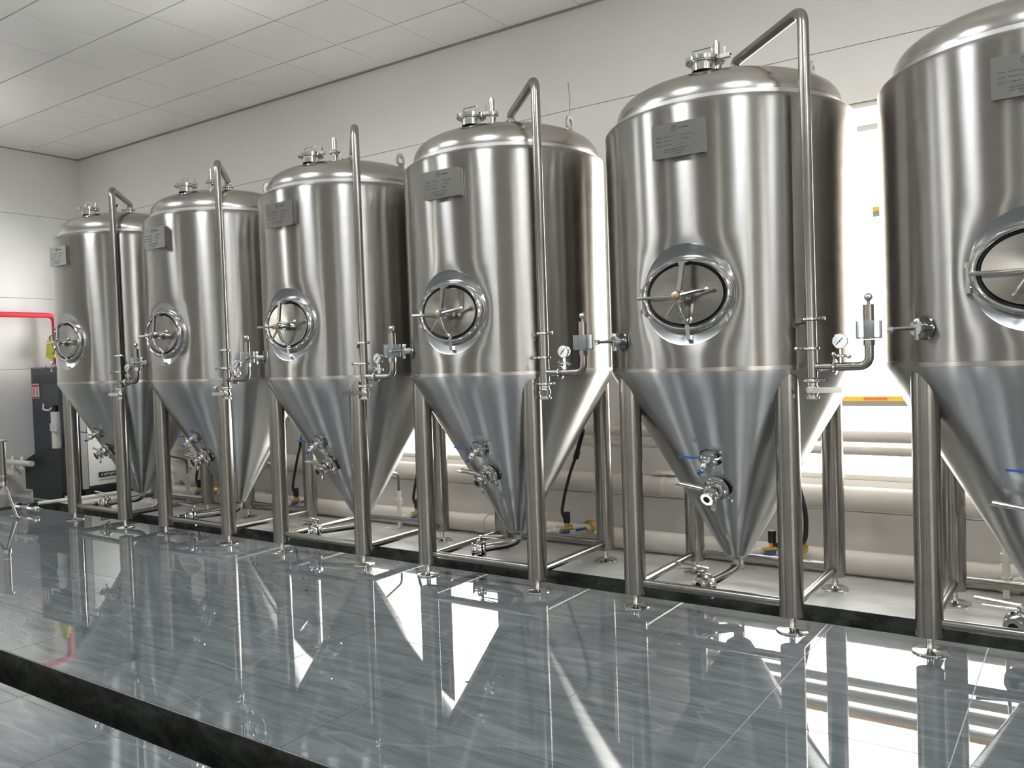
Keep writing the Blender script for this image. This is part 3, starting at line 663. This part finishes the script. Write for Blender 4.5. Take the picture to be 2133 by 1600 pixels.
# ---------------------------------------------------------------- left corner: compressor cabinet, dryer, red pipe, stand
C = empty('compressor_cabinet', (-10.14, 5.5, 0)); tag(C, 'tall dark green compressor cabinet with a light side panel in the far left corner', 'cabinet')
def cab(b): b.box((-.54, -.40, .11), (.54, .40, 1.53))
solo('cabinet_body', cab, 'cabinet', C, smooth=False)
solo('base_plinth', lambda b: b.box((-.50, -.36, .0), (.50, .36, .11)), 'black', C, smooth=False)
solo('side_panel', lambda b: b.box((.54, -.325, .14), (.548, .395, 1.47)), 'panel_white', C, smooth=False)
solo('corner_post', lambda b: b.box((.535, -.405, .11), (.552, -.335, 1.5)), 'trim', C, smooth=False)
solo('louvre', lambda b: [b.box((-.46, -.404, z), (.46, -.399, z + .012)) for z in [1.32 + .022 * k for k in range(6)]], 'black', C, smooth=False)
solo('top_lid', lambda b: b.box((-.545, -.405, 1.53), (.545, .40, 1.545)), 'trim', C, smooth=False)
pb = solo('lettered_strip', lambda b: b.box((.548, -.21, .225), (.553, .34, .285)), 'black', C, smooth=False)
def letters(b):
    rnd = random.Random(3); y = -.19
    while y < .32: b.box((.5528, y, .240), (.5545, y + .007, .270)); b.box((.5528, y, .240 if rnd.random() < .5 else .263), (.5545, y + .022, .247 if rnd.random() < .5 else .270)); b.box((.5528, y + .018, .240 + .01 * rnd.randint(0, 1)), (.5545, y + .024, .270)); y += .036
solo('lettering', letters, 'panel_white', pb, smooth=False)
solo('small_print', lambda b: b.box((.548, -.20, .190), (.5525, .32, .202)), 'trim', C, smooth=False)
st = solo('warning_label', lambda b: b.box((-.525, -.4045, 1.165), (-.355, -.3995, 1.345)), 'sticker', C, smooth=False); st['label'] = 'red and white warning label'
solo('red_print', lambda b: (b.box((-.52, -.4058, 1.305), (-.36, -.4046, 1.335)), b.box((-.49, -.4058, 1.205), (-.465, -.4046, 1.30)), b.box((-.415, -.4058, 1.205), (-.39, -.4046, 1.30)), b.box((-.525, -.4058, 1.168), (-.355, -.4046, 1.19))), 'red', st, smooth=False)

D = empty('air_dryer', (-10.05, 4.97, 0)); tag(D, 'black sloping air dryer unit standing in front of the dark cabinet', 'machine')
solo('housing', lambda b: b.prism([(-.42, .10), (.42, .10), (.42, .60), (.02, .60), (-.42, .44)], -.09, .11), 'black', D, smooth=False)
solo('rear_hump', lambda b: b.prism([(.10, .60), (.42, .60), (.42, .90), (.30, .90)], .055, .11), 'black', D, smooth=False)
solo('base', lambda b: (b.box((-.28, -.08, .0), (.38, .10, .10)),), 'black', D, smooth=False)
for xx in (-.36, .36): solo('caster', lambda b: b.cyl((xx, -.05, .035), (xx, .03, .035), .035, 14), 'pvc', D)
V = empty('air_filter', (-9.85, 4.955, 0)); tag(V, 'grey upright air filter with dark head and white paper label by the leftmost tank', 'filter')
solo('filter_tube', lambda b: b.cyl((.0, .0, .60), (.0, .0, 1.02), .052, 20), 'insul', V)
solo('paper_label', lambda b: b.box((-.02, -.062, .80), (.13, -.055, .89)), 'sticker', V, smooth=False)
solo('filter_head', lambda b: (b.box((-.14, -.06, 1.10), (.20, .09, 1.335)),), 'cabinet', V, smooth=False)
solo('neck', lambda b: b.cyl((0, 0, 1.01), (0, 0, 1.11), .03, 14), 'black', V)
solo('hook_handle', lambda b: b.tube([(-.16, -.05, 1.12), (-.16, -.06, 1.05), (-.03, -.06, 1.04), (.0, -.04, 1.07)], .010, 8, .02), 'pvc', V)

def pvc_l(z, y, x0, x1, r, label, bolts=()):
    o_ = solo('plastic_pipe', lambda b: b.cyl((x0, y, z), (x1, y, z), r, 16), 'insul'); tag(o_, label, 'pipe', 'pipes by the left wall')
    for bx_ in bolts: solo('pipe_union', lambda b: (b.cyl((bx_, y, z - r - .04), (bx_, y, z + r + .045), .022, 6),), 'pvc', o_)
pvc_l(.43, 4.76, XL + .01, -10.05, .032, 'cream pipe with two bolted unions reaching the black dryer unit, upper of two', (-10.50, -10.27))
pvc_l(.30, 4.80, XL + .01, -10.5, .045, 'thicker cream pipe ending at the black dryer unit, lower of two')
tag(solo('plastic_pipe', lambda b: b.tube([(-9.66, 4.62, .022), (-9.56, 5.05, .022), (-9.53, 5.60, .022)], .022, 12), 'pvc'), 'loose white plastic pipe lying on the floor across the drain by the leftmost tank', 'pipe')

RP = solo('red_pipe', lambda b: b.tube([(-10.85, .8, 2.20), (-10.85, 5.50, 2.20), (-10.85, 5.50, 1.545)], .034, 18, .09), 'red'); tag(RP, 'red fire pipe along the left wall bending down to the dark cabinet', 'pipe')
for yy in (1.5, 3.6): solo('pipe_clip', lambda b: b.box((-10.998, yy - .015, 2.16), (-10.81, yy + .015, 2.165)), 'red', RP, smooth=False)
YT = empty('yellow_tag', (-10.79, 5.42, 1.78)); tag(YT, 'yellow plastic tag hanging on the red pipe above the dark cabinet', 'tag')
solo('tag_plate', lambda b: b.prism([(-.12, -.10), (-.07, .10), (.06, .12), (.13, .0), (.10, -.11), (0, -.14)], -.02, .005), 'yellow', YT, smooth=False)
solo('tag_hook', lambda b: b.lathe([(.030, -.012), (.040, -.012), (.040, .012), (.030, .012)], 16, (-.03, .03, .13), (1, 0, .3), cap=False), 'black', YT)

SD = empty('tripod_stand', (-9.20, 4.07, 0)); tag(SD, 'stainless tripod stand with a capped tube at the left edge, in front of the drain', 'stand')
solo('centre_tube', lambda b: b.cyl((0, 0, .36), (0, 0, .78), .034, 20), 'tube', SD)
solo('cap_flange', lambda b: b.lathe([(.030, .775), (.052, .778), (.054, .792), (.040, .800)], 20), 'bright', SD)
solo('lower_collar', lambda b: (b.cyl((0, 0, .33), (0, 0, .37), .044, 20), b.cyl((0, 0, .42), (0, 0, .435), .038, 20)), 'bright', SD)
for a_ in (0, 2 * PI / 3 + .25, -2 * PI / 3 - .25):
    c_, s_ = math.cos(a_), math.sin(a_)
    solo('leg', lambda b: b.tube([(.015 * c_, .015 * s_, .34), (.25 * c_, .25 * s_, .012)], .013, 10), 'tube', SD)
PU = empty('sanitary_coupling', (-9.32, 4.32, 0)); tag(PU, 'polished pipe coupling lying on the floor behind the tripod stand at the left edge', 'fitting')
solo('coupling_tube', lambda b: b.cyl((-.30, 0, .05), (.22, 0, .05), .022, 14), 'bright', PU)
solo('coupling_ring', lambda b: (b.cyl((-.16, 0, .05), (-.12, 0, .05), .045, 16), b.cyl((.10, 0, .05), (.13, 0, .05), .045, 16), b.sphere((.24, 0, .05), .035, 12)), 'bright', PU)
